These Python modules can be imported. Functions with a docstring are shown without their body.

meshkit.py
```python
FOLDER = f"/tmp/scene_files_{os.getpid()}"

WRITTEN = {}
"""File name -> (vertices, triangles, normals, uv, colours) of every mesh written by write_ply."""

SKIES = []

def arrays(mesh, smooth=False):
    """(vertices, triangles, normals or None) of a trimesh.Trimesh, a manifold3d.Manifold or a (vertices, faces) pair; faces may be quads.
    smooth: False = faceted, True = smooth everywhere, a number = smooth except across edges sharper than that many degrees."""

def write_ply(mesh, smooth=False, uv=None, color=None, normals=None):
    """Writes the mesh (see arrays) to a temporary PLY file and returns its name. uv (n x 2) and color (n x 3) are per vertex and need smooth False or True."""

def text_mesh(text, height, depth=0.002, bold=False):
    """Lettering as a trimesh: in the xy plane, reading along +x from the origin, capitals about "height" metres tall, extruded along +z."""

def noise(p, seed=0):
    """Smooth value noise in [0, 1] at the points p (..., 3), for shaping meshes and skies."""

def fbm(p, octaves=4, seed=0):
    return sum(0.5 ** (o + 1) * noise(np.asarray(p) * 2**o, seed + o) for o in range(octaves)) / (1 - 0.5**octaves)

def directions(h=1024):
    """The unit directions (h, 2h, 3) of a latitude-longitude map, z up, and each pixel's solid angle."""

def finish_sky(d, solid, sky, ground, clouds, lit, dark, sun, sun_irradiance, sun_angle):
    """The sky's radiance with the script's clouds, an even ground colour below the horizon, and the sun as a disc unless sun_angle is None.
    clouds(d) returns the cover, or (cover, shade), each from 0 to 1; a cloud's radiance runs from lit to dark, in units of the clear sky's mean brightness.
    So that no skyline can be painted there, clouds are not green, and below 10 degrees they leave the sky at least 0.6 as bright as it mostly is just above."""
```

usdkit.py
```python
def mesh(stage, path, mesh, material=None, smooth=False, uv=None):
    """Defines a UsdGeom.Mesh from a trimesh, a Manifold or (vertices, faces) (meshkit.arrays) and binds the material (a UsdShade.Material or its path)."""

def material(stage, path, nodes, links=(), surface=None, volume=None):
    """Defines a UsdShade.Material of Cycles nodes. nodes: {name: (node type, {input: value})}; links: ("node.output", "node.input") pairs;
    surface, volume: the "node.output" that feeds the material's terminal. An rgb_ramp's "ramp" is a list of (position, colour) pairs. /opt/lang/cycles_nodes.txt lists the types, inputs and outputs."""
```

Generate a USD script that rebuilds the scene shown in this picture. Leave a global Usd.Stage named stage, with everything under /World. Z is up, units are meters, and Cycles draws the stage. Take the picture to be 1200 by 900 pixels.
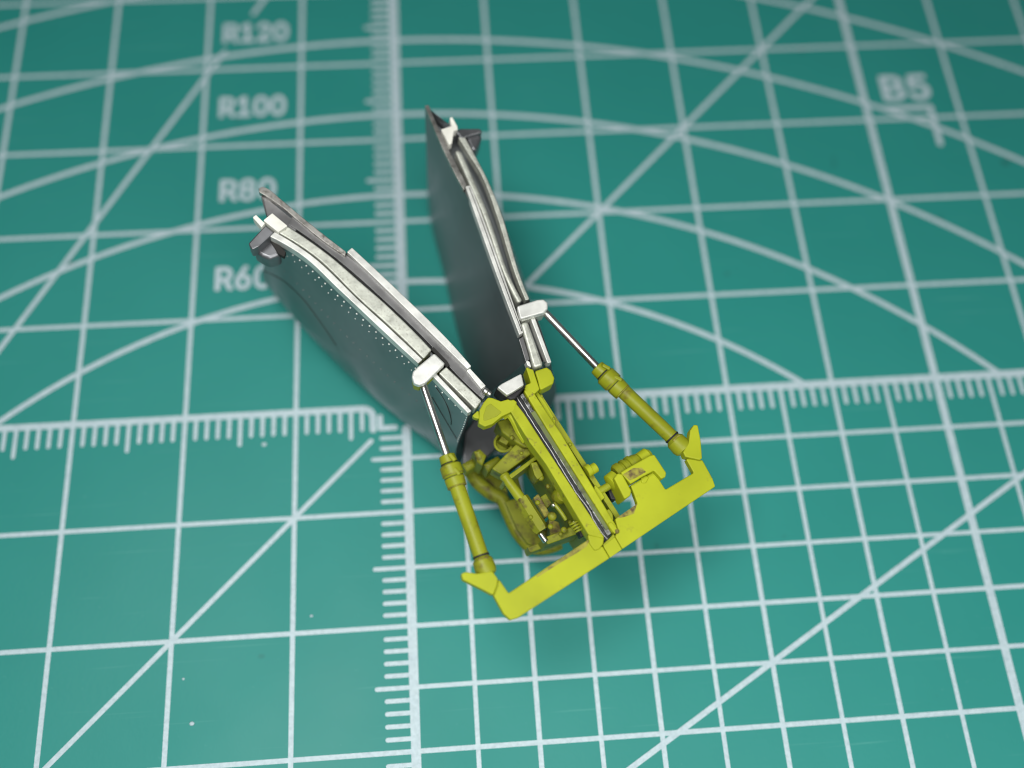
import math, random
import numpy as np
import trimesh, manifold3d, shapely.geometry as sg
import usdkit, meshkit
from pxr import Usd, UsdGeom, UsdLux, UsdShade, Sdf, Gf, Vt

random.seed(7)
rng = np.random.default_rng(7)
stage = Usd.Stage.CreateInMemory()
UsdGeom.SetStageUpAxis(stage, UsdGeom.Tokens.z)
UsdGeom.SetStageMetersPerUnit(stage, 1.0)
UsdGeom.Xform.Define(stage, '/World')
MM = 0.001

# ------------------------------------------------------------------ camera, lamps, exposure
FPX = 1196.55
CAM = np.array([5.0252, -36.0383, 87.2561])                      # millimetres, mat ruler corner is the origin
ROT = np.array([[0.9972304, -0.06962127, 0.02616119], [-0.05344714, -0.91544346, -0.39888178], [0.05171975, 0.3963788, -0.9166291]])
cam = UsdGeom.Camera.Define(stage, '/World/camera')
cam.CreateHorizontalApertureAttr(36.0)
cam.CreateVerticalApertureAttr(27.0)
cam.CreateFocalLengthAttr(36.0 * FPX / 1200)
cam.CreateClippingRangeAttr(Gf.Vec2f(0.005, 20))
cam.CreateFocusDistanceAttr(0.0788)
cam.CreateFStopAttr(13.0)
cam.CreateExposureAttr(-0.07)
m = Gf.Matrix4d(1)
for i, row in enumerate((ROT[0], -ROT[1], -ROT[2])):
    m.SetRow(i, Gf.Vec4d(*map(float, row), 0))
m.SetRow(3, Gf.Vec4d(*map(float, CAM * MM), 1))
cam.AddTransformOp().Set(m)

for lamp, at, to, size, power in (('unseen_key_lamp', (-30, -8, 150), (4, -16, 0), (58, 58), 16.2), ('unseen_near_lamp', (36, -84, 105), (30, -70, 0), (110, 95), 5.0)):  # both out of view, placed for the soft shadows and the brighter near mat
    lt = UsdLux.RectLight.Define(stage, '/World/' + lamp)
    lt.CreateWidthAttr(size[0] * MM); lt.CreateHeightAttr(size[1] * MM)
    lt.CreateIntensityAttr(power); lt.CreateColorAttr(Gf.Vec3f(1.0, 0.985, 0.96))
    lt.AddTransformOp().Set(Gf.Matrix4d().SetLookAt(Gf.Vec3d(*[x * MM for x in at]), Gf.Vec3d(*[x * MM for x in to]), Gf.Vec3d(0, 1, 0)).GetInverse())
usdkit.material(stage, '/World/Looks/ambient_dome', {'b': ('background_shader', {'color': (0.80, 0.92, 1.0), "strength": 0.105})}, surface='b.background')
dome = UsdLux.DomeLight.Define(stage, '/World/ambient_dome')  # even ambient dome, standing in for light from the unseen room
UsdShade.MaterialBindingAPI.Apply(dome.GetPrim()).Bind(UsdShade.Material.Get(stage, '/World/Looks/ambient_dome'))

# ------------------------------------------------------------------ materials
def P(name, nodes, links, surface='p.BSDF'):
    return usdkit.material(stage, '/World/Looks/' + name, nodes, links, surface=surface)

def painted(name, base, dark, rough=0.5, metallic=0.0, amount=(0.62, 0.74), scale=900.0, fleck=None, bump=0.06, spec=0.3):
    """paint with blotchy grime: noise on the object's own coordinates (metres)"""
    nodes = {
        't': ('texture_coordinate', {}),
        'n1': ('noise_texture', {'scale': scale, 'detail': 6.0, 'roughness': 0.62}),
        'r1': ('rgb_ramp', {'ramp': [(amount[0], (0, 0, 0)), (amount[1], (1, 1, 1))]}),
        'n2': ('noise_texture', {'scale': scale * 0.28, 'detail': 3.0}),
        'r2': ('rgb_ramp', {'ramp': [(0.28, tuple(0.76 * c for c in base)), (0.72, tuple(min(1, 1.12 * c) for c in base))]}),
        'mx': ('mix', {'color2': dark}),
        'n3': ('noise_texture', {'scale': scale * 9, 'detail': 3.0}),
        'bp': ('bump', {'strength': bump, 'distance': 0.00005}),
        'rr': ('rgb_ramp', {'ramp': [(0.3, (rough - 0.07,) * 3), (0.7, (rough + 0.1,) * 3)]}),
        'p': ('principled_bsdf', {'metallic': metallic, 'roughness': rough, 'specular_ior_level': spec}),
    }
    links = [('t.object', 'n1.vector'), ('t.object', 'n2.vector'), ('t.object', 'n3.vector'), ('n1.fac', 'r1.fac'), ('n2.fac', 'r2.fac'), ('r1.color', 'mx.fac'), ('r2.color', 'mx.color1'),
             ('mx.color', 'p.base_color'), ('n3.fac', 'bp.height'), ('bp.normal', 'p.normal'), ('n2.fac', 'rr.fac'), ('rr.color', 'p.roughness')]
    return P(name, nodes, links)

YELLOW = painted('yellow_paint', (0.35, 0.39, 0.014), (0.20, 0.17, 0.03), 0.5, amount=(0.64, 0.80), scale=600, bump=0.14, spec=0.22)
OLIVE = painted('weathered_yellow', (0.255, 0.282, 0.013), (0.11, 0.085, 0.018), 0.42, amount=(0.54, 0.74), scale=800, bump=0.14)
BAY_SHADED = painted('bay_shaded_yellow', (0.215, 0.235, 0.012), (0.075, 0.058, 0.014), 0.5, amount=(0.50, 0.68), scale=1000, bump=0.14)  # frame yellow with the bay shade mixed into its base, plus brown wash patches
GRIME = painted('grimy_yellow', (0.30, 0.28, 0.04), (0.10, 0.07, 0.03), 0.6, amount=(0.45, 0.65), scale=1600)
SILVER = painted('silver_paint', (0.70, 0.71, 0.67), (0.38, 0.38, 0.34), 0.42, metallic=0.4, amount=(0.62, 0.82), scale=2600, bump=0.2)
SILVER_WORN = painted('worn_silver', (0.55, 0.57, 0.50), (0.26, 0.25, 0.20), 0.40, metallic=0.5, amount=(0.54, 0.78), scale=5200, bump=0.2)
WHITE = painted('white_plastic', (0.80, 0.80, 0.72), (0.5, 0.47, 0.33), 0.45, amount=(0.68, 0.85), scale=1500)
CHROME = painted('bare_metal', (0.66, 0.65, 0.61), (0.25, 0.21, 0.15), 0.30, metallic=1.0, amount=(0.6, 0.8), scale=1500)
GUN = painted('gunmetal', (0.20, 0.205, 0.215), (0.10, 0.10, 0.10), 0.36, metallic=0.75, amount=(0.6, 0.85), scale=1200, bump=0.04)
GREY = painted('grey_metal', (0.20, 0.20, 0.20), (0.10, 0.09, 0.08), 0.36, metallic=0.6, amount=(0.6, 0.8), scale=1500)
EDGE = painted('worn_edge', (0.42, 0.41, 0.38), (0.15, 0.14, 0.12), 0.34, metallic=0.85, amount=(0.5, 0.72), scale=2200, bump=0.15)
SKIN = painted('door_skin', (0.25, 0.27, 0.28), (0.15, 0.14, 0.13), 0.36, metallic=0.75, amount=(0.64, 0.85), scale=420, bump=0.02)
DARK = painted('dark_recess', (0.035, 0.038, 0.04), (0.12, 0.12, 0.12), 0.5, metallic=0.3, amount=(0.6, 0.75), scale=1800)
SEAM = painted('seam_wash', (0.02, 0.02, 0.018), (0.01, 0.01, 0.01), 0.7)
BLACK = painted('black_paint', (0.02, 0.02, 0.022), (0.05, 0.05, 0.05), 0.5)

MAT = P('mat_green', {
    't': ('texture_coordinate', {}),
    'n1': ('noise_texture', {'scale': 45.0, 'detail': 5.0, 'roughness': 0.6}),
    'c1': ('rgb_ramp', {'ramp': [(0.3, (0.0175, 0.212, 0.184)), (0.7, (0.0215, 0.230, 0.200))]}),
    'n2': ('noise_texture', {'scale': 260.0, 'detail': 2.0}),
    'r2': ('rgb_ramp', {'ramp': [(0.74, (0, 0, 0)), (0.80, (1, 1, 1))]}),
    'mx': ('mix', {'color2': (0.02, 0.13, 0.115)}),
    'n3': ('noise_texture', {'scale': 2500.0, 'detail': 2.0}),
    'mp': ('mapping', {'rotation': (0.0, 0.0, 0.62), 'scale': (1.0, 42.0, 1.0)}),
    'n4': ('noise_texture', {'scale': 55.0, 'detail': 3.0}), 'r4': ('rgb_ramp', {'ramp': [(0.66, (0, 0, 0)), (0.74, (0.30, 0.30, 0.30))]}),
    'mx2': ('mix', {'color2': (0.10, 0.34, 0.30)}),
    'n5': ('noise_texture', {'scale': 1400.0, 'detail': 3.0}), 'r5': ('rgb_ramp', {'ramp': [(0.70, (0, 0, 0)), (0.82, (0.55, 0.55, 0.55))]}),
    'mx3': ('mix', {'color2': (0.06, 0.28, 0.25)}),
    'n6': ('noise_texture', {'scale': 30.0, 'detail': 4.0}), 'r6': ('rgb_ramp', {'ramp': [(0.3, (0.38,) * 3), (0.7, (0.60,) * 3)]}),
    'bp': ('bump', {'strength': 0.2, 'distance': 0.00004}),
    'p': ('principled_bsdf', {'roughness': 0.5, 'specular_ior_level': 0.25})},
    [('t.object', 'n1.vector'), ('t.object', 'n2.vector'), ('t.object', 'n3.vector'), ('n1.fac', 'c1.fac'), ('c1.color', 'mx.color1'), ('n2.fac', 'r2.fac'), ('r2.color', 'mx.fac'),
     ('t.object', 'mp.vector'), ('mp.vector', 'n4.vector'), ('n4.fac', 'r4.fac'), ('mx.color', 'mx2.color1'), ('r4.color', 'mx2.fac'),
     ('t.object', 'n5.vector'), ('n5.fac', 'r5.fac'), ('mx2.color', 'mx3.color1'), ('r5.color', 'mx3.fac'), ('t.object', 'n6.vector'), ('n6.fac', 'r6.fac'), ('r6.color', 'p.roughness'),
     ('mx3.color', 'p.base_color'), ('n3.fac', 'bp.height'), ('bp.normal', 'p.normal')])
PRINT = P('mat_print', {
    't': ('texture_coordinate', {}),
    'n1': ('noise_texture', {'scale': 900.0, 'detail': 4.0}),
    'c1': ('rgb_ramp', {'ramp': [(0.3, (0.43, 0.55, 0.60)), (0.7, (0.48, 0.60, 0.635))]}),
    'n2': ('noise_texture', {'scale': 2600.0, 'detail': 5.0, 'roughness': 0.7}), 'f2': ('rgb_ramp', {'ramp': [(0.42, (0.05,) * 3), (0.75, (0.30,) * 3)]}),
    'p': ('principled_bsdf', {'roughness': 0.5}), 'tr': ('transparent_bsdf', {}), 'm': ('mix_closure', {'fac': 0.16})},
    [('t.object', 'n1.vector'), ('n1.fac', 'c1.fac'), ('c1.color', 'p.base_color'), ('t.object', 'n2.vector'), ('n2.fac', 'f2.fac'), ('f2.color', 'm.fac'), ('p.BSDF', 'm.closure1'), ('tr.BSDF', 'm.closure2')], surface='m.closure')

# ------------------------------------------------------------------ scene tree helpers
used = {}
def numbered(parent, name):
    k = used.get((parent, name), 0); used[(parent, name)] = k + 1
    return f'{parent}/{name}' + (f'_{k:03d}' if k else '')

def tag(prim, **kw):
    for k, v in kw.items():
        prim.SetCustomDataByKey(k, v)

def thing(name, at, label, category):
    path = numbered('/World', name)
    x = UsdGeom.Xform.Define(stage, path); x.AddTranslateOp().Set(Gf.Vec3d(*[c * MM for c in at]))
    tag(x.GetPrim(), label=label, category=category)
    return path

def part(parent, name, vf, mat, origin, smooth=30, **kw):
    """one Mesh prim; vf in millimetres of the world, stored relative to the thing's base"""
    v, f = (np.array(vf.vertices), np.array(vf.faces)) if hasattr(vf, 'vertices') else vf
    path = numbered(parent, name)
    usdkit.mesh(stage, path, ((np.asarray(v, float) - np.asarray(origin, float)) * MM, f), mat, smooth=smooth)
    if kw:
        tag(stage.GetPrimAtPath(path), **kw)
    return path

# ------------------------------------------------------------------ the cutting mat
mat = thing('cutting_mat', (0, 0, 0), 'green cutting mat printed with white grid, rulers and radius arcs under the model', 'cutting mat')
O0 = np.zeros(3)
def rounded_slab(x0, y0, x1, y1, z0, z1, r, b):
    poly = sg.box(x0 + r, y0 + r, x1 - r, y1 - r).buffer(r, quad_segs=6)
    return poly
X0, X1, Y0, Y1 = -95.0, 125.0, -75.0, 95.0
slab = trimesh.creation.extrude_polygon(rounded_slab(X0, Y0, X1, Y1, -2, 0, 4, .3), 2.0); slab.apply_translation((0, 0, -2))
part(mat, 'mat_sheet', slab, MAT, O0, smooth=False)

def sheet(poly, z):
    if poly.geom_type != 'Polygon':
        return trimesh.util.concatenate([sheet(p, z) for p in poly.geoms])
    rings = [np.array(poly.exterior.coords)[:-1]] + [np.array(r.coords)[:-1] for r in poly.interiors]
    if not poly.exterior.is_ccw:
        rings[0] = rings[0][::-1]
    tri = manifold3d.triangulate([r.astype(np.float64) for r in rings])
    v = np.vstack(rings)
    mesh = trimesh.Trimesh(np.c_[v, np.full(len(v), z)], tri, process=False)
    if mesh.face_normals[:, 2].mean() < 0:
        mesh.invert()
    return mesh

def printed(name, line, width, z, cap='round', **kw):
    c = dict(round=1, flat=2)[cap]
    return part(mat, name, sheet(sg.LineString(line).buffer(width / 2, cap_style=c, quad_segs=4), z), PRINT, O0, smooth=False, **kw)

GW = 0.41
for x in range(-60, 101, 10):                          # upright lines
    if x == 0:
        continue
    printed('grid_line', [(x, -70 if x < 0 or x > 0 else 0), (x, 70)], 0.70 if x == 50 else GW, 0.010)
for x in range(5, 96, 10):
    printed('fine_grid_line', [(x, -70), (x, 0)], 0.37, 0.010)
for y in range(-60, 61, 10):                           # level lines
    if y == 0:
        continue
    printed('grid_line', [(-70, y), (100, y)], 0.40 if y > 0 else 0.39, 0.014)
for y in range(-65, 0, 10):
    printed('fine_grid_line', [(-2.8, y), (100, y)], 0.36, 0.014)
# rulers with millimetre ticks
ru = printed('ruler_line', [(0, -70), (0, -2.2)], 0.78, 0.018)
ru2 = printed('ruler_line', [(0, 2), (0, 70)], 0.95, 0.018)
arc_corner = [(-3 - 0.9 * math.sin(a) * -1 - 0.9, -0.9 + 0.9 * math.cos(a)) for a in np.linspace(0, math.pi / 2, 6)]
hl = printed('ruler_line', [(-70, 0), (-3.9, 0)] + arc_corner + [(-3, -2.1)], 0.62, 0.018)
hr = printed('ruler_line', [(3, 0), (100, 0)], 0.72, 0.018)
printed('corner_mark', [(-2.35, -0.9), (-2.35, -2.0), (-1.0, -2.0)], 0.5, 0.018)
def ticks(parent, at, along_x, side, w=0.36, short=2.05, long=2.85):
    for k in at:
        if k % 10 == 0:
            continue
        n = long if k % 5 == 0 else short
        a, b = ((k, -0.3), (k, -n)) if along_x else ((-0.45, k), (-n - 0.2, k))
        part(parent, 'tick', sheet(sg.LineString([a, b]).buffer(w / 2, quad_segs=3), 0.022), PRINT, O0, smooth=False)
ticks(hl, range(-45, -3), True, -1)
ticks(hr, range(6, 72), True, -1, short=2.0, long=2.0)
ticks(ru, range(-36, -2), False, -1)
ticks(ru2, range(5, 64), False, -1, w=0.42)
# radius arcs and the slanting guide lines
for r, top in ((60, 13.12), (80, 23.15), (100, 33.16), (120, 43.1), (140, 53.4), (160, 63.5)):
    cy = top - r
    a1 = math.asin(min(1, (0 - cy) / r))
    aa = np.linspace(a1, math.pi - a1, 140)
    pts = [(r * math.cos(a), cy + r * math.sin(a)) for a in aa if -70 < r * math.cos(a) < 100]
    printed('radius_arc', pts, 0.52, 0.026)
printed('guide_line', [(-3.2, -3.2), (-60, -60)], 0.43, 0.030)
printed('guide_line', [(12, 12), (66, 66)], 0.45, 0.030)
k60 = lambda x: 74.745 + 1.779 * x
printed('guide_line', [(-42, k60(-42)), (-18.2, k60(-18.2))], 0.46, 0.030)
printed('guide_line', [(-15.3, k60(-15.3)), (-6, k60(-6))], 0.46, 0.030)
printed('guide_line', [(8, -42.4 + 8 * .581), (70, -42.4 + 70 * .581)], 0.45, 0.030)

join_all = trimesh.util.concatenate
def lettering(text, x, y, x_end, height, slant=0.0):
    g = meshkit.text_mesh(text, height, 0.004, bold=True)
    g.vertices[:, 0] *= (x_end - x) / np.ptp(g.vertices[:, 0])
    g.apply_translation((x - g.bounds[0, 0], y, 0.032))
    fat = []
    for i, (dx, dy) in enumerate(((0, 0), (.07, 0), (-.07, 0), (0, .06), (0, -.06))):
        c = g.copy(); c.apply_translation((dx, dy, i * 0.0015)); fat.append(c)
    part(mat, 'lettering', join_all(fat), PRINT, O0, smooth=False, label=f'white printed lettering {text}')
lettering('R120', -18.4, 43.65, -11.5, 2.45)
lettering('R100', -18.4, 33.75, -11.6, 2.4)
lettering('R80', -17.9, 23.35, -12.4, 2.4)
lettering('R60', -17.9, 13.2, -12.6, 2.4)
lettering('B5', 52.2, 32.5, 57.4, 3.1)
printed('corner_bracket', [(52.0, 31.35), (56.9, 31.35), (56.9, 26.6)], 0.62, 0.030)
for (x, y, r) in [(-12.8, -2.95, .22), (-17.96, -26.66, .2), (-8.44, -18.63, .13), (-18.84, -23.1, .11)]:
    s = trimesh.creation.icosphere(2, r); s.apply_scale((1, .8, .35)); s.apply_translation((x, y, .05))
    part(mat, 'dust_speck', s, PRINT, O0)

# ------------------------------------------------------------------ the airbrake model: its own frame (x along the crossbar, y along the keel, z out of the top face)
ORG = np.array([12.85829, -11.62662, 14.0])
EX = np.array([0.87485016, 0.48280452, -0.03920456]); EY = np.array([-0.47416588, 0.87011256, 0.13442784]); EN = np.array([0.09901475, -0.09901475, 0.99014754])
AX = np.stack([EX, EY, EN], 1)
AXIS_X = 0.7                                                    # plane of symmetry
def W(l): return ORG + np.asarray(l, float) @ AX.T
def L(w): return (np.asarray(w, float) - ORG) @ AX
def ray(u, v): return ROT.T @ np.array([(u - 600) / FPX, (v - 450) / FPX, 1.0])
def px(u, v, h=0.0):                                            # measured point of the photograph on the level h of the model
    d = ray(u, v); t = ((ORG + EN * h - CAM) @ EN) / (d @ EN)
    return L(CAM + t * d)
def ground(u, v, z=0.25):                                       # measured point at height z over the mat, in model axes
    d = ray(u, v); return L(CAM + d * (z - CAM[2]) / d[2])

BASE = np.array([ORG[0], ORG[1], 0.0])
model = thing('airbrake_assembly', BASE, 'scale model airbrake with two open grey doors on a yellow frame', 'model part')

def mk(parent, name, mesh, mat_, smooth=30, **kw):               # mesh in model axes
    v, f = (np.array(mesh.vertices), np.array(mesh.faces)) if hasattr(mesh, 'vertices') else mesh
    return part(parent, name, (W(v), f), mat_, BASE, smooth, **kw)

def slab3(xy, z0, z1, bev=0.06, rad=0.05):
    """plate with rounded corners and a rolled top edge; xy in mm; z0 < z1"""
    poly = sg.Polygon(xy)
    rad = max(rad, 1.2 * bev)                                          # so the rolled edge never crosses itself
    if not poly.is_valid:
        poly = poly.buffer(0)
    if rad:
        q = poly.buffer(-rad, join_style=1, quad_segs=4).buffer(2 * rad, join_style=1, quad_segs=4).buffer(-rad, join_style=1, quad_segs=4)
        if q.geom_type == 'Polygon' and q.area > 0.6 * poly.area:
            poly = q
    p = np.array(sg.polygon.orient(poly.simplify(0.004)).exterior.coords)[:-1]
    keep = np.linalg.norm(p - np.roll(p, 1, 0), axis=1) > 0.008
    p = p[keep]
    a = p - np.roll(p, 1, 0); b = np.roll(p, -1, 0) - p
    a /= np.linalg.norm(a, axis=1)[:, None]; b /= np.linalg.norm(b, axis=1)[:, None]
    na, nb = np.c_[-a[:, 1], a[:, 0]], np.c_[-b[:, 1], b[:, 0]]
    mit = na + nb; mit /= np.maximum(np.linalg.norm(mit, axis=1)[:, None], 1e-6)
    mit /= np.maximum((mit * na).sum(1), 0.5)[:, None]
    rings = [(z0, 0.0)] + [(z1 - bev * (1 - math.sin(t)), bev * (1 - math.cos(t))) for t in np.linspace(0, math.pi / 2, 4)]
    n = len(p); V = []; F = []
    for z, o in rings:
        V.append(np.c_[p + mit * o, np.full(n, z)])
    for r in range(len(rings) - 1):
        for i in range(n):
            j = (i + 1) % n; q0, q1, q2, q3 = r * n + i, r * n + j, (r + 1) * n + j, (r + 1) * n + i
            F += [[q0, q1, q2], [q0, q2, q3]]
    tri = np.array(manifold3d.triangulate([p.astype(np.float64)]))
    V.append(V[-1].copy())                                            # the cap has corners of its own, so it stays flat
    F += tri[:, ::-1].tolist() + (tri + len(rings) * n).tolist()
    return trimesh.Trimesh(np.vstack(V), F, process=False)

def P2(pts, h=0.0): return np.array([px(u, v, h)[:2] for u, v in pts])
def plate(pts, z1, z0, bev=0.06, rad=0.05): return slab3(P2(pts, z1), z0, z1, bev, rad)

def frame_of(p0, p1):
    d = np.asarray(p1, float) - p0; n = np.linalg.norm(d); d = d / n
    s = np.cross(d, [0, 0, 1.0] if abs(d[2]) < .95 else [0, 1.0, 0]); s /= np.linalg.norm(s); return d, s, np.cross(s, d), n
def turned(p0, p1, prof, seg=28, squash=1.0):
    """surface of revolution along p0-p1; prof: (fraction, radius)"""
    d, s, t, n = frame_of(np.asarray(p0, float), p1)
    a = np.linspace(0, 2 * math.pi, seg, endpoint=False)
    V = [np.asarray(p0) + d * prof[0][0] * n]; F = []
    for fr, r in prof:
        V += list(np.asarray(p0) + d * fr * n + r * (np.cos(a)[:, None] * s + squash * np.sin(a)[:, None] * t))
    V.append(np.asarray(p0) + d * prof[-1][0] * n)
    m_ = len(prof)
    for i in range(seg):
        j = (i + 1) % seg
        F.append([0, 1 + j, 1 + i]); F.append([len(V) - 1, 1 + (m_ - 1) * seg + i, 1 + (m_ - 1) * seg + j])
        for k in range(m_ - 1):
            q = 1 + k * seg; F += [[q + i, q + j, q + seg + j], [q + i, q + seg + j, q + seg + i]]
    return trimesh.Trimesh(np.array(V), F, process=False)
def rod(p0, p1, r, seg=20, e=0.04):
    n = np.linalg.norm(np.asarray(p1) - p0); e = min(e, r * .6); k = e / n
    return turned(p0, p1, [(0, r - e), (k, r), (1 - k, r), (1, r - e)], seg)
def tube(pts, r, seg=12):
    pts = np.asarray(pts, float); V = []; F = []
    a = np.linspace(0, 2 * math.pi, seg, endpoint=False)
    for i, p in enumerate(pts):
        d = pts[min(i + 1, len(pts) - 1)] - pts[max(i - 1, 0)]; d /= np.linalg.norm(d)
        s = np.cross(d, [0.1, 0.2, 1.0]); s /= np.linalg.norm(s); t = np.cross(s, d)
        V += list(p + r * (np.cos(a)[:, None] * s + np.sin(a)[:, None] * t))
    for k in range(len(pts) - 1):
        for i in range(seg):
            j = (i + 1) % seg; q = k * seg; F += [[q + i, q + j, q + seg + j], [q + i, q + seg + j, q + seg + i]]
    n = len(V); V += [pts[0], pts[-1]]
    for i in range(seg):
        j = (i + 1) % seg; F += [[n, j, i], [n + 1, n - seg + i, n - seg + j]]
    return trimesh.Trimesh(np.array(V), F, process=False)
def smooth_path(pts, n=40):
    pts = np.asarray(pts, float); d = np.r_[0, np.cumsum(np.linalg.norm(np.diff(pts, axis=0), axis=1))]
    from scipy.interpolate import PchipInterpolator
    return PchipInterpolator(d, pts)(np.linspace(0, d[-1], n))
def box3(c, size, yaw=0.0, bev=0.05):
    w, h = size[0] / 2, size[1] / 2; q = np.array([(-w, -h), (w, -h), (w, h), (-w, h)]); ca, sa = math.cos(yaw), math.sin(yaw)
    q = q @ np.array([[ca, sa], [-sa, ca]]) + np.asarray(c[:2])
    return slab3(q, c[2] - size[2] / 2, c[2] + size[2] / 2, bev, min(bev, .05))
def join(*ms): return trimesh.util.concatenate(list(ms))
def ball(c, r, sq=1.0):
    s = trimesh.creation.icosphere(2, r); s.vertices[:, 2] *= sq; s.apply_translation(c); return s

# --- crossbar of the yellow frame
bar_left = [(578, 697), (590, 719), (598, 726.5), (607, 724), (714.6, 654), (706.5, 640), (699, 640), (695, 635), (691, 631), (596, 695), (584, 677)]
bar_mid = [(715, 653.6), (729, 643.8), (720.5, 629), (707, 639.6)]
bar_right = [(729.4, 643.4), (838.5, 570), (835.5, 561), (823.5, 539), (803.5, 537), (813, 554), (780, 573.5), (766.5, 552), (739, 568.5), (747, 590), (721, 608), (724, 620), (721, 628.6)]
cb = mk(model, 'crossbar', plate(bar_left, 0, -0.6, 0.09), YELLOW)
mk(cb, 'centre_block', plate(bar_mid, 0.0, -0.6, 0.05, 0.02), YELLOW)
mk(cb, 'crossbar_arm', plate(bar_right, 0, -0.6, 0.09), YELLOW)
mk(cb, 'chipped_edge', plate([(691, 631.5), (652, 658), (628, 675), (630, 676.5), (655, 660.5), (676, 648), (688, 640)], 0.012, -0.05, 0.01, 0.01), GRIME)
mk(cb, 'chipped_edge', plate([(747, 590), (722, 607.5), (731, 606), (743, 602)], 0.012, -0.05, 0.01, 0.01), GRIME)
for pts in ([(540.5, 672), (546, 670), (558, 672), (577, 669), (583.5, 678), (583, 685), (578, 697.5), (566, 691), (542, 679)],
            [(813.5, 497.5), (818, 498), (821.5, 517), (823, 537), (820, 539), (803, 535), (800.5, 529.5), (807, 519.5), (809, 504)]):
    mk(model, 'clevis_lug', plate(pts, 0.34, -0.5, 0.09), YELLOW)

# --- actuators: cylinder with collars, rod, end fitting
def actuator(p_rod, p_end, collar_px, body_px, foot_px):
    a = mk(model, 'actuator', turned(*(px(*q, -0.35) for q in body_px), [(0, .56), (.01, .60), (.97, .58), (1, .54)]), OLIVE)
    c0, c1 = (px(*q, -0.35) for q in collar_px)
    mk(a, 'collar', turned(c0, c1, [(0, .52), (.02, .62), (.24, .66), (.27, .57), (.30, .72), (.34, .83), (.58, .84), (.64, .80), (.68, .70), (.70, .74), (.74, .78), (.96, .74), (1, .6)]), OLIVE)
    mk(a, 'piston_rod', rod(px(*p_rod, -0.35), c0 + (c1 - c0) * .2, 0.31), CHROME)
    f0, f1 = (px(*q, -0.40) for q in foot_px)
    mk(a, 'end_fitting', turned(f0, f1, [(0, .5), (.03, .60), (.12, .60), (.15, .54), (.2, .58), (.34, .76), (.72, .80), (.9, .72), (1, .5)]), OLIVE)
    d = f1 - f0
    for t_ in (.22, .66):
        q_ = c0 + (c1 - c0) * t_; mk(a, 'collar_clamp', box3(q_ + [.25, .1, .62], (.7, .32, .45), math.atan2(d[1], d[0]) + .35, .1), OLIVE)
    mk(a, 'grime_ring', turned(f0, f1, [(.09, .57), (.10, .625), (.17, .625), (.18, .57)]), SEAM)
    for q, w_ in ((.62, .845), (.70, .76), (.985, .76)):
        mk(a, 'grime_ring', turned(c0, c1, [(q - .012, w_ - .08), (q - .008, w_), (q + .008, w_), (q + .012, w_ - .08)]), SEAM if q == .70 else GRIME)
    mk(a, 'fitting_block', box3((f0 + f1) / 2 + [0, 0, .45], (.95, .8, .5), math.atan2(d[1], d[0]), .12), GRIME)
    mk(a, 'grime_ring', turned(c0, c1, [(.255, .58), (.26, .675), (.285, .675), (.30, .6)]), SEAM)
actuator((494, 446), (568, 662), [(523.5, 533.5), (536, 571)], [(535, 568), (563, 650)], [(562.5, 648), (571.5, 675)])
actuator((634, 361), (795, 520), [(699, 430), (730, 460)], [(728, 456), (786, 511)], [(785, 510), (803, 529)])

RAIL = painted('chipped_yellow', (0.345, 0.385, 0.014), (0.15, 0.12, 0.035), 0.5, amount=(0.60, 0.70), scale=1500, bump=0.16, spec=0.22)
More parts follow.
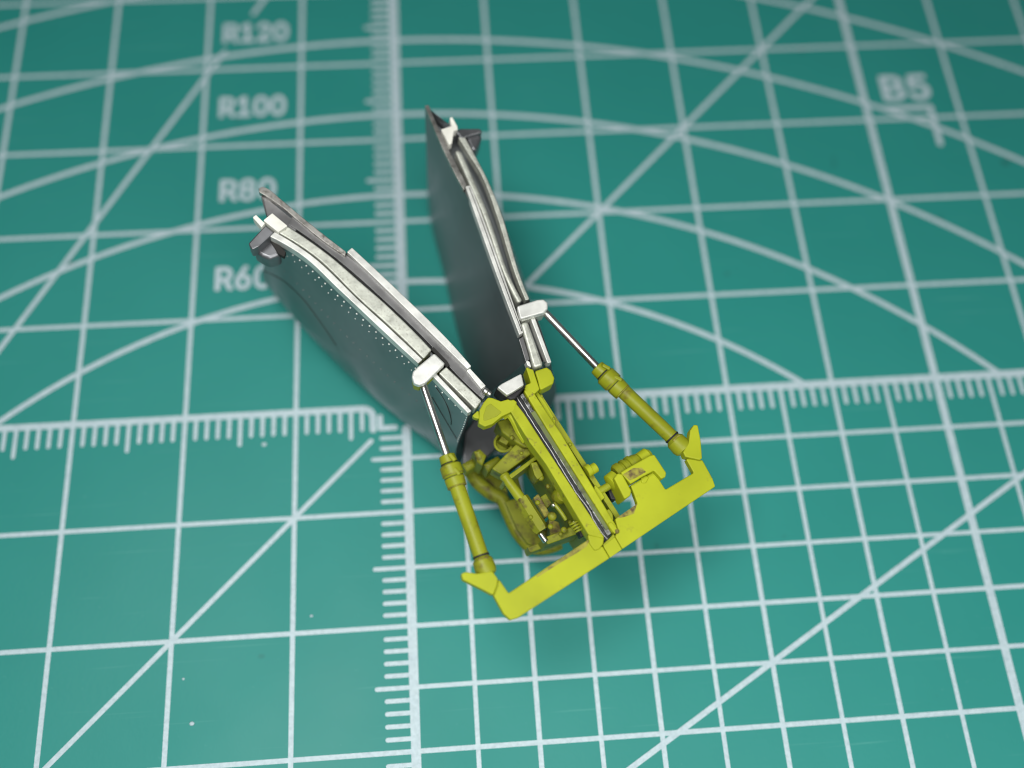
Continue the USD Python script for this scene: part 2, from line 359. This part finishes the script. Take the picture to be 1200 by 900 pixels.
# --- keel: two rails, channel between them, web below
k = mk(model, 'keel_rail', plate([(597.5, 481), (602.5, 469.5), (614, 484), (639, 522.7), (708, 629), (707, 637), (702, 641.5), (697.5, 637), (688.6, 625), (640, 544), (620.5, 518)], 0.1, -1.3, 0.08), RAIL)
mk(k, 'web', slab3([(-.95, -6.6), (-.42, -6.6), (-.42, 6.0), (-.95, 6.0)], -8.0, -0.8, .03, .03), OLIVE)
k2 = mk(model, 'keel_rail', plate([(613.5, 457), (620, 455), (626.5, 461), (658, 508), (723, 617), (720.5, 625.5), (717, 623), (640, 501)], 0.1, -1.3, 0.1), RAIL)
mk(k2, 'web', slab3([(1.35, -6.3), (1.75, -6.3), (1.75, 6.0), (1.35, 6.0)], -6.0, -0.8, .03, .03), OLIVE)
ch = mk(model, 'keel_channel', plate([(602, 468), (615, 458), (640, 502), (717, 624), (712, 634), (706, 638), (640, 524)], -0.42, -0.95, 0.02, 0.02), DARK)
mk(ch, 'guide_strip', plate([(609, 463), (613, 460.5), (716.5, 625), (712, 628)], -0.2, -0.5, 0.05, 0.02), painted('scuffed_metal', (0.36, 0.37, 0.36), (0.05, 0.055, 0.05), 0.35, metallic=0.7, amount=(0.44, 0.6), scale=1500))
mk(ch, 'guide_strip', plate([(622, 483.5), (627, 481.0), (714, 619), (710.5, 622)], -0.16, -0.45, 0.05, 0.02), painted('dull_green', (0.13, 0.16, 0.055), (0.06, 0.06, 0.04), 0.5, amount=(0.5, 0.7), scale=1200))
sc = smooth_path([px(606, 466, -.2), px(625, 496, -.16), px(645, 527, -.2), px(660, 552, -.18), px(676, 578, -.2), px(690, 597, -.17), px(700, 617, -.2), px(712, 632, -.2)], 50)
mk(ch, 'metal_bead', tube(sc + rng.normal(0, .012, sc.shape), 0.06, 8), GREY)
mk(ch, 'stop_block', plate([(706.5, 638), (717, 628), (719, 625), (721, 629), (707.5, 640)], -0.02, -0.9, 0.05, 0.02), OLIVE)
for pts in ([(692, 634), (689, 637), (697, 646), (703, 643.5), (707.5, 639), (702, 632)], ):
    mk(k, 'rail_foot', plate([(688.5, 626), (708, 630.5), (707, 637.5), (702, 643.5), (696.5, 645), (691, 637)], 0.16, -0.6, 0.08), YELLOW)
mk(k2, 'rail_foot', plate([(716, 611), (722, 617), (724, 620), (721, 626), (717.5, 622), (712, 614)], 0.17, -0.6, 0.07), YELLOW)
# fittings along the right rail
def stud(parent, u, v, r, h0, h1, mt, direction=(1, 0, 0)):
    c = px(u, v, h0); mk(parent, 'stud', rod(c, c + np.array(direction) * h1, r), mt)
mk(k2, 'side_strip', plate([(626, 459), (629, 457), (640, 473), (651, 493), (650.5, 497.5), (648, 496)], -0.7, -1.3, 0.05, 0.03), YELLOW)
for u, v in ((634, 464.5), (648.5, 491), (668, 521), (648, 498)):
    mk(k2, 'rivet', ball(px(u, v, -.8), .16), OLIVE)
stud(k2, 687, 553, .48, -0.5, .42, YELLOW)
stud(k2, 692.5, 551, .40, -0.5, .5, YELLOW)
mk(k2, 'side_clip', plate([(697, 567), (704, 575), (709, 583), (703, 588), (696, 577)], -0.6, -1.5, 0.06), YELLOW)
mk(k2, 'side_clip', plate([(700, 588), (706, 590), (711, 600), (706, 607), (699, 596)], -0.1, -1.0, 0.06), GRIME)
mk(k2, 'side_clip', plate([(708, 600), (714, 596), (718, 602), (719, 609), (714, 611)], -0.05, -1.0, 0.06), OLIVE)
mk(k2, 'bolt_head', ball(px(722.5, 622.5, 0.05), .2), GRIME)

# --- hinge blocks at the head of the keel
hbL = mk(model, 'hinge_block', plate([(562, 480), (567, 471), (572, 465.5), (577, 466), (587, 470), (600, 466.3), (606, 471), (603, 481), (588, 488), (577, 497), (568, 500), (561, 496)], 0.12, -0.8, 0.09), YELLOW)
mk(hbL, 'hinge_cap', plate([(566.5, 487), (570, 476), (575, 473), (588, 483), (582, 488), (572, 492), (567, 493)], 0.16, -.4, 0.03, .04), OLIVE)
mk(hbL, 'hinge_tongue', plate([(553.3, 487), (561, 480), (562, 491), (556, 489.5)], 0.05, -.5, 0.07), YELLOW)
mk(hbL, 'strap', tube(smooth_path([px(590, 488, -.8), px(596, 485.5, -.6), px(601, 491, -.7), px(608, 505, -1.2), px(616, 517, -1.4)], 16), .3, 8), YELLOW)
mk(hbL, 'hinge_pin', join(ball(px(569, 458.5, .0), .3), rod(px(566, 456, -.1), px(575, 463, -.1), .26)), CHROME)
hbR = mk(model, 'hinge_block', plate([(615, 426.5), (620, 431.5), (625, 433), (632.5, 456), (626.5, 461.5), (620, 458), (614.5, 456), (616, 451), (622, 448.5)], 0.1, -1.6, 0.08), YELLOW)
mk(hbR, 'hinge_cap', plate([(627, 434.5), (641, 430), (646, 434), (650, 443), (648.5, 449.5), (633, 457.5), (630.5, 446)], 0.02, -1.5, 0.12, .1), YELLOW)
mk(hbR, 'hinge_pin', plate([(615, 420), (621, 424), (623, 431), (618, 428)], .05, -.8, .05, .03), SILVER)
lc = mk(model, 'latch_plate', plate([(582.8, 453.5), (588, 449.5), (611, 437.5), (614, 451), (600, 460), (594, 463)], 0.9, 0.45, 0.08, .05), SILVER)
mk(lc, 'latch_body', plate([(581, 455), (588, 449), (612, 437), (616, 452), (609, 461), (604, 467), (598, 468), (588, 462)], 0.42, -1.4, 0.1), BLACK)

# --- equipment bay to the left of the keel (lies deeper, out of focus)
H = -9.6
bay = mk(model, 'bay_frame', tube(smooth_path([px(549, 541, H), px(556, 560, H), px(574, 577, H), px(589, 586, H), px(596, 601, H), px(606, 622, H), px(619, 638, H), px(634, 642, H), px(655, 636, H)], 50), .6, 14), BAY_SHADED)
mk(bay, 'bay_panel', slab3(P2([(547, 543), (556, 535), (566, 545), (592, 562), (597, 592), (588, 590), (574, 579), (556, 566)], -10.0), -10.4, -9.9, .05, .05), BAY_SHADED)
mk(bay, 'bay_panel', plate([(592, 588), (604, 584), (640, 630), (634, 642), (618, 637), (606, 620)], -8.6, -9.2, .08), BAY_SHADED)
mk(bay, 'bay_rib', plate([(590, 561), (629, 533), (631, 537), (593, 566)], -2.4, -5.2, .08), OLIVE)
mk(bay, 'bay_rib', plate([(576, 549), (611, 514), (627, 528.5), (589, 557)], -3.2, -5.0, .12), BAY_SHADED)
mk(bay, 'bay_rib', plate([(618, 641), (671, 622), (676, 628), (640, 641), (621, 648)], -5.5, -7.4, .08), BAY_SHADED)
mk(bay, 'bay_rib', plate([(637, 630), (684, 612), (688, 622), (642, 638)], -2.6, -6.4, .08), BAY_SHADED)
mk(bay, 'bay_block', plate([(555, 528), (563, 525), (571, 533), (566, 545), (559, 541)], -5.0, -8.2, .4, .4), BAY_SHADED)
mk(bay, 'bay_block', plate([(566, 543), (584, 533), (590, 541), (572, 553)], -5.6, -8.0, .4, .4), BAY_SHADED)
mk(bay, 'bay_block', plate([(541, 543), (554, 536), (560, 545), (547, 553)], -6.6, -8.4, .4, .4), BAY_SHADED)
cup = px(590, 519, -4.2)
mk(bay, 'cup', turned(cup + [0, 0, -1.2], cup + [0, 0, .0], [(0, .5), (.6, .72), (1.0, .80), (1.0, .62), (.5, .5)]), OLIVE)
mk(bay, 'cup_pin', box3(cup + [0, .05, .25], (.5, .75, .8), .5, .08), BAY_SHADED)
mk(bay, 'bay_side_plate', plate([(582, 493), (600, 488), (626, 525), (614, 524), (598, 514), (588, 506)], -2.6, -5.2, .15), BAY_SHADED)
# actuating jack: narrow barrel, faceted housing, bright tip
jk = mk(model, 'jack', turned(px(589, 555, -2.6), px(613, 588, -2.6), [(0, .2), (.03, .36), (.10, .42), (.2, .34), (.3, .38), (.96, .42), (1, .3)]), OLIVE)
mk(jk, 'jack_housing', turned(px(610, 583, -2.7), px(635, 622, -2.7), [(0, .3), (.02, .58), (.10, .62), (.9, .62), (1, .5)], seg=6), BAY_SHADED)
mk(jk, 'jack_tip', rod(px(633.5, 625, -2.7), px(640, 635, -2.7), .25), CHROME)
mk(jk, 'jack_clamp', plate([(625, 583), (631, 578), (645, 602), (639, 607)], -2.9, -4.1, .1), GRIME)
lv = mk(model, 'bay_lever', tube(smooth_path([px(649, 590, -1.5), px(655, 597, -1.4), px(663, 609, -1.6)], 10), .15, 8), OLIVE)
mk(lv, 'lever_knob', ball(px(647, 605, -2.2), .36, .9), BAY_SHADED)
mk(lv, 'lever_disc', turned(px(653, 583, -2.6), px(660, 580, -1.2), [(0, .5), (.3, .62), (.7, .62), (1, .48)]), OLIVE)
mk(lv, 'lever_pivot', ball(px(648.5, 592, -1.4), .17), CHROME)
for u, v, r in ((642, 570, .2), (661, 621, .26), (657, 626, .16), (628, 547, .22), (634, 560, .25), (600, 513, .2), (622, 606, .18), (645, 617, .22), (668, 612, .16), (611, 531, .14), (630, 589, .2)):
    mk(bay, 'bolt_head', ball(px(u, v, -2.2), r), BAY_SHADED)
mk(bay, 'bay_gusset', plate([(622, 542), (629, 541), (637, 557), (630, 562), (626, 556)], -1.9, -3.8, .08), BAY_SHADED)
mk(bay, 'bay_gusset', plate([(632, 583), (640, 578), (647, 590), (640, 597)], -3.6, -5.6, .08), BAY_SHADED)
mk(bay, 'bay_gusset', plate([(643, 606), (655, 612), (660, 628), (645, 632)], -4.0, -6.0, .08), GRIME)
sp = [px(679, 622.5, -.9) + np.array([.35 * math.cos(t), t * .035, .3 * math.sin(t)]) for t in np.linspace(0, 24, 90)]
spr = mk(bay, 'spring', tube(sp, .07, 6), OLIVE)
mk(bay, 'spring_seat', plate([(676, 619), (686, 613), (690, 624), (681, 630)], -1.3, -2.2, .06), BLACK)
mk(bay, 'pipe', tube(smooth_path([px(604, 560, -6), px(612, 585, -6.2), px(625, 612, -6), px(648, 628, -5.5), px(672, 618, -4.5)], 30), .22, 8), BAY_SHADED)

# --- lock mechanism on the right arm
lk = mk(model, 'lock_bracket', plate([(727, 553.5), (736, 548), (762, 533.5), (767, 532.5), (781, 554), (780, 559), (775, 561), (766.5, 551.5), (752, 559), (739, 567)], 0.55, -0.7, 0.1), YELLOW)
mk(lk, 'lock_lever', plate([(719.5, 560), (724, 554.5), (729.5, 555.5), (740, 575), (739, 580.5), (732, 585)], 0.75, -1.6, 0.1), YELLOW)
mk(lk, 'lock_drum', turned(px(722, 557, -.6), px(748, 540, -.6), [(0, .7), (.08, .82), (.24, .82), (.26, .66), (.34, .66), (.36, .8), (.48, .8), (.5, .66), (.58, .66), (.6, .8), (.72, .8), (.74, .66), (.84, .7), (1, .6)]), OLIVE)
mk(lk, 'lock_knob', turned(px(749, 540, -.5), px(762, 531.5, -.5), [(0, .4), (.05, .6), (.75, .62), (1, .35)]), YELLOW)
mk(lk, 'lock_cap', turned(px(714, 568, -.6), px(724, 560, -.6), [(0, .5), (.12, .75), (.85, .75), (1, .5)]), YELLOW)
mk(lk, 'lock_shadow_plate', plate([(711, 570), (719, 562), (727, 575), (722, 586), (716, 585)], -1.3, -2.4, .1), BLACK)  # black plate set in for the shade under the lock
mk(lk, 'lock_pin', rod(px(700, 577, -.9), px(716, 568, -.9), .3), OLIVE)
mk(lk, 'lock_pad', plate([(751, 560), (757, 557), (761, 559), (757, 566), (752, 566)], .10, -.3, .08, .06), YELLOW)
mk(lk, 'grime_patch', plate([(730, 556), (742, 548.5), (752, 548), (757, 553), (745, 560), (738, 563)], .563, .4, .005, .03), GRIME)

# --- doors
def resample(pts, n):
    return smooth_path(pts, n)
def door_body(outer_top, outer_bot, inner_top, inner_bot, sign, bulge, nu=70, nv=26):
    """closed shell; curves run from hinge (u = 0) to tip; sign -1: outer face looks to -x. Returns mesh and a function (u, v) -> point, outward of the outer face"""
    ot, ob, it, ib = (resample(q, nu) for q in (outer_top, outer_bot, inner_top, inner_bot))
    V = np.linspace(0, 1, nv); rows = []
    def outer(i, v):
        u = i / (nu - 1)
        return ot[i] * (1 - v) + ob[i] * v + np.array([sign, 0, 0]) * bulge * math.sin(math.pi * v ** 1.45) * (0.5 + 0.5 * math.sin(math.pi * (.12 + .76 * u)))
    for i in range(nu):
        ring = [outer(i, v) for v in V] + [ib[i] * (1 - v) + it[i] * v for v in V]
        a, b = it[i], ot[i]; d = (b - a)
        ring += [a + d * .22 + [0, 0, -1.4], a + d * .8 + [0, 0, -1.4]]
        rows.append(ring)
    R = np.array(rows); m_ = R.shape[1]; F = []
    for i in range(nu - 1):
        for j in range(m_):
            q = (j + 1) % m_; F += [[i * m_ + j, i * m_ + q, (i + 1) * m_ + q], [i * m_ + j, (i + 1) * m_ + q, (i + 1) * m_ + j]]
    Vv = R.reshape(-1, 3)
    for i in (0, nu - 1):                                             # end walls
        tri = np.array([[j, j + 1, 2 * nv - 2 - j] for j in range(nv - 1)] + [[j, 2 * nv - 2 - j, 2 * nv - 1 - j] for j in range(nv - 1)])
        F += (tri + i * m_).tolist() if i == 0 else (tri[:, ::-1] + i * m_).tolist()
    t = trimesh.Trimesh(Vv, F, process=False)
    if sign > 0:
        t.invert()
    def at(u, v):
        i = min(nu - 1, max(0, int(round(u * (nu - 1)))))
        x = u * (nu - 1); i0 = int(min(nu - 2, max(0, math.floor(x)))); w = x - i0
        return outer(i0, v) * (1 - w) + outer(i0 + 1, v) * w
    return t, at
def mir(pts):
    q = np.array(pts, float); q[..., 0] = 2 * AXIS_X - q[..., 0]; return q
Z0 = -0.25
L_out_top = [px(u, v, Z0) for u, v in ((549, 484), (507, 441), (490, 426), (450, 389), (397, 339), (355, 300), (318, 277))]
L_out_bot = [ground(u, v) for u, v in ((533, 552), (505, 533), (470, 505), (430, 470), (385, 426), (345, 387), (318, 358), (311, 343))]
R_in_top = [px(u, v, Z0) for u, v in ((616, 424), (608, 393), (581.7, 322), (557, 250), (543, 222), (517, 170), (498, 124))]
R_in_bot = [ground(u, v) for u, v in ((562, 470), (547, 428), (535, 385), (520, 320), (508, 275), (502, 245))]
L_in_top = [px(u, v, Z0) for u, v in ((566, 453), (548, 433), (515, 400), (450, 336), (407, 297), (340, 252), (305, 221))]
R_out_top = [px(u, v, Z0) for u, v in ((646, 424), (631.7, 380), (609, 322), (587, 248), (570, 208), (557, 183), (545, 160))]
L_out_bot = np.array(L_out_bot) + np.array([0.9, 0, 0])           # one even curve through the measured points
_y = L_out_bot[:, 1]; L_out_bot = np.array([[np.polyval(np.polyfit(_y, L_out_bot[:, 0], 2), y), y, np.polyval(np.polyfit(_y, L_out_bot[:, 2], 1), y)] for y in np.linspace(_y[0], _y[-1], 8)])
L_in_bot = mir(R_in_bot); R_out_bot = mir(L_out_bot)
bodyL, surfL = door_body(L_out_top, L_out_bot, L_in_top, L_in_bot, -1, 1.35)
bodyR, surfR = door_body(R_out_top, R_out_bot, R_in_top, R_in_bot, +1, 1.35)

def strip(outer_edge, inner_edge, z1, z0, bev=0.06):
    a, b = ((smooth_path(e, 24) if len(e) > 2 else np.array(e, float)) for e in (outer_edge, inner_edge))
    return slab3(P2(list(a) + list(b)[::-1], z1), z0, z1, bev, 0.03)
def rivets(at, rows, r=0.075):
    ms = []
    for (u0, v0, u1, v1, n, rr) in rows:
        for k in range(n):
            t = k / max(1, n - 1); s = trimesh.creation.icosphere(1, rr); s.apply_translation(at(u0 + (u1 - u0) * t, v0 + (v1 - v0) * t)); ms.append(s)
    return join(*ms)
def seam(at, uv, w=0.07, push=(0, 0, 0)):
    pts = smooth_path([at(u, v) for u, v in uv], 40)
    return tube(pts, w, 5)

dl = mk(model, 'door', bodyL, SKIN, 40, label='left door seen from its riveted outer side')
mk(dl, 'rivet_row', rivets(surfL, [(.03, .07, .90, .07, 27, .085), (.24, .12, .92, .125, 20, .055), (.004, .05, .004, .42, 13, .05)]), SILVER, kind='stuff')
mk(dl, 'rivet_row', rivets(surfL, [(.98, .30, .1, .36, 26, .06), (.7, .72, .45, .70, 5, .07), (.985, .2, .985, .9, 8, .06)]), GREY, kind='stuff')
mk(dl, 'panel_seam', seam(surfL, [(1.0, .52), (.95, .45), (.88, .40), (.78, .39), (.68, .43), (.58, .50)], .04), SEAM)
mk(dl, 'panel_seam', seam(surfL, [(.16, .08), (.10, .14), (.06, .24), (.05, .3)], .045), SEAM)
mk(dl, 'panel_seam', seam(surfL, [(.16, .20), (.08, .30), (.01, .40)], .045), SEAM)
mk(dl, 'outer_flange', strip([(316, 277), (355, 300), (397, 339), (450, 389), (490, 426)], [(322, 271.5), (366, 300), (423, 354), (450, 378.5), (495.5, 421.5)], 0.02, -0.9), SILVER)
mk(dl, 'outer_flange', strip([(507, 441), (548, 484)], [(511, 437.2), (553, 481.7)], 0.02, -0.9), SILVER)
mk(dl, 'rib', strip([(325, 272), (367.5, 299), (424, 353), (451, 377), (496.5, 420.5)], [(337, 265), (387, 300), (423, 331), (450, 354.5), (506, 410)], 0.10, -1.2, .09), SILVER_WORN)
mk(dl, 'rib', strip([(514, 437), (557, 479.5)], [(523, 429.5), (564.5, 469.5)], 0.10, -1.2, .09), SILVER_WORN)
mk(dl, 'web_face', strip([(339, 263), (388, 298), (452, 353.5), (508, 408), (525, 428), (566, 468)], [(342, 254), (405, 298), (450, 337), (516, 401), (548, 432), (572, 458)], -0.28, -1.2, .02), GREY)
mk(dl, 'skin_edge', strip([(303.5, 225), (333, 244.5), (347, 256.5), (381, 284), (404.5, 300)], [(303, 220.5), (306, 218.5), (333, 236.5), (347, 248.5), (381, 276), (405.5, 294.8)], 0.0, -0.5, .04), EDGE)
mk(dl, 'tip_web', plate([(305, 226), (340, 255), (352, 264), (345, 272), (330, 262), (312, 252)], -.5, -1.6, .03), GREY)
mk(dl, 'inner_rail', strip([(406.5, 295), (450, 336.5), (515, 400.5), (547.5, 432.5)], [(412.5, 290), (456, 330.5), (527, 400), (552.5, 429)], 0.22, -0.6, .05), SILVER)
mk(dl, 'inner_rail', plate([(546.5, 434), (551, 431.5), (569.5, 452), (564, 456)], 0.05, -0.6, .05, .02), SILVER)
br = mk(dl, 'actuator_bracket', plate([(482.5, 441), (484, 435), (489, 430), (509, 413.5), (521.5, 425.5), (520, 428), (498, 449), (491, 451.5), (485, 449)], 0.62, 0.12, 0.12, .12), SILVER)
mk(br, 'bracket_shank', plate([(483.5, 443), (489, 433), (509, 416), (520, 428), (499, 449), (491, 453), (485, 451)], 0.10, -0.95, 0.08, .08), OLIVE)
mk(dl, 'rail_gap', plate([(505, 409), (508, 406.5), (524, 423), (527, 428), (523, 431), (519, 424)], -.05, -.6, .02, .02), SEAM)
tb = mk(dl, 'tip_block', plate([(308.5, 258), (319, 249.5), (337, 264.5), (326, 272)], .35, -.5, .05, .03), WHITE)
mk(tb, 'tip_block_tab', plate([(296, 254.5), (300, 251.5), (310.5, 261.5), (306.5, 266.5)], .35, -.5, .05, .03), WHITE)
fa = mk(dl, 'tip_fairing', plate([(291, 285), (311, 263.5), (321.5, 272), (316.5, 277), (303, 289), (295, 293)], .05, -1.2, .12, .06), GUN)
mk(fa, 'fairing_cheek', plate([(294, 292), (317, 276), (326, 288), (330, 299), (315, 304), (306, 300)], -1.0, -2.6, .3, .12), GUN)
mk(fa, 'fairing_slot', plate([(316, 281), (320, 279), (335, 295), (333, 301), (326, 297)], -.75, -1.2, .05, .05), SEAM)

mk(dl, 'door_heel', plate([(545, 505), (556, 490), (588, 496), (592, 516), (572, 536), (541, 546)], -9.0, -10.2, .2, .2), GUN)
dr = mk(model, 'door', bodyR, SKIN, 40, label='right door seen from its dark inner side')
mk(dr, 'rivet_row', rivets(surfR, [(.03, .055, .95, .055, 27, .075), (.04, .12, .95, .12, 20, .065)]), SILVER, kind='stuff')
mk(dr, 'outer_flange', strip([(646.5, 424.5), (626.5, 371)], [(641.5, 425.5), (621.5, 372)], 0.02, -0.9), SILVER)
mk(dr, 'outer_flange', strip([(620.5, 350.5), (609, 322), (587.5, 250), (570, 208), (557, 183), (545, 161)], [(616, 352), (604, 322), (581.5, 250), (564, 204), (549, 180), (537, 160)], 0.02, -0.9), SILVER_WORN)
mk(dr, 'rib', strip([(637, 428), (618.5, 376)], [(625, 431.5), (610, 378)], 0.06, -1.2, .2), SILVER_WORN)
mk(dr, 'rib', strip([(612.5, 352), (597, 322), (572, 250), (556, 212), (541, 178)], [(607, 356), (590.5, 322), (565, 250), (550, 216), (531, 172)], 0.06, -1.2, .16), SILVER_WORN)
mk(dr, 'inner_rail', strip([(608.5, 392.5), (582, 322), (556.5, 250), (545.5, 218)], [(613.3, 389.5), (590, 321.7), (564.5, 250), (551.5, 217)], 0.22, -0.6, .05), SILVER)
gl = smooth_path([px(611.5, 388, .225), px(587, 322, .225), px(561.5, 250, .225), px(550, 220, .225)], 30)
mk(dr, 'rail_groove', tube(gl, .035, 5), SEAM)
mk(dr, 'inner_rail', plate([(608, 397.5), (613, 394), (620.8, 421), (616, 424)], 0.1, -0.6, .05, .02), GREY)
mk(dr, 'skin_edge', strip([(498, 123.5), (517, 170), (543.5, 223)], [(502.5, 123), (513, 148), (527, 177), (547, 216)], 0.0, -0.5, .04), EDGE)
br = mk(dr, 'actuator_bracket', plate([(606, 358.5), (630, 351), (637, 350.5), (642, 354.5), (642, 361.5), (637, 366.5), (609.5, 374)], 0.62, 0.2, 0.12, .12), SILVER)
mk(br, 'bracket_shank', plate([(607, 362), (641, 356), (642, 362), (637, 369), (611, 376.5)], 0.18, -0.9, 0.06, .06), SILVER_WORN)
tb = mk(dr, 'tip_block', plate([(517, 151.5), (529, 147.5), (532, 153), (529.5, 168), (526, 169.5)], .3, -.5, .05, .03), WHITE)
mk(tb, 'tip_block_tab', plate([(527, 138), (530, 137), (536, 148), (536.5, 152), (531, 153.5), (529, 148)], .35, -.5, .05, .03), WHITE)
fa = mk(dr, 'tip_fairing', plate([(533, 153), (540, 150.5), (562, 150.5), (566, 154), (562.5, 156), (547, 160), (541, 163)], .05, -1.2, .12, .06), GUN)
mk(fa, 'fairing_cheek', plate([(546, 160), (563, 155.5), (566, 158), (560, 172), (555, 183)], -.4, -2.4, .25, .12), GUN)
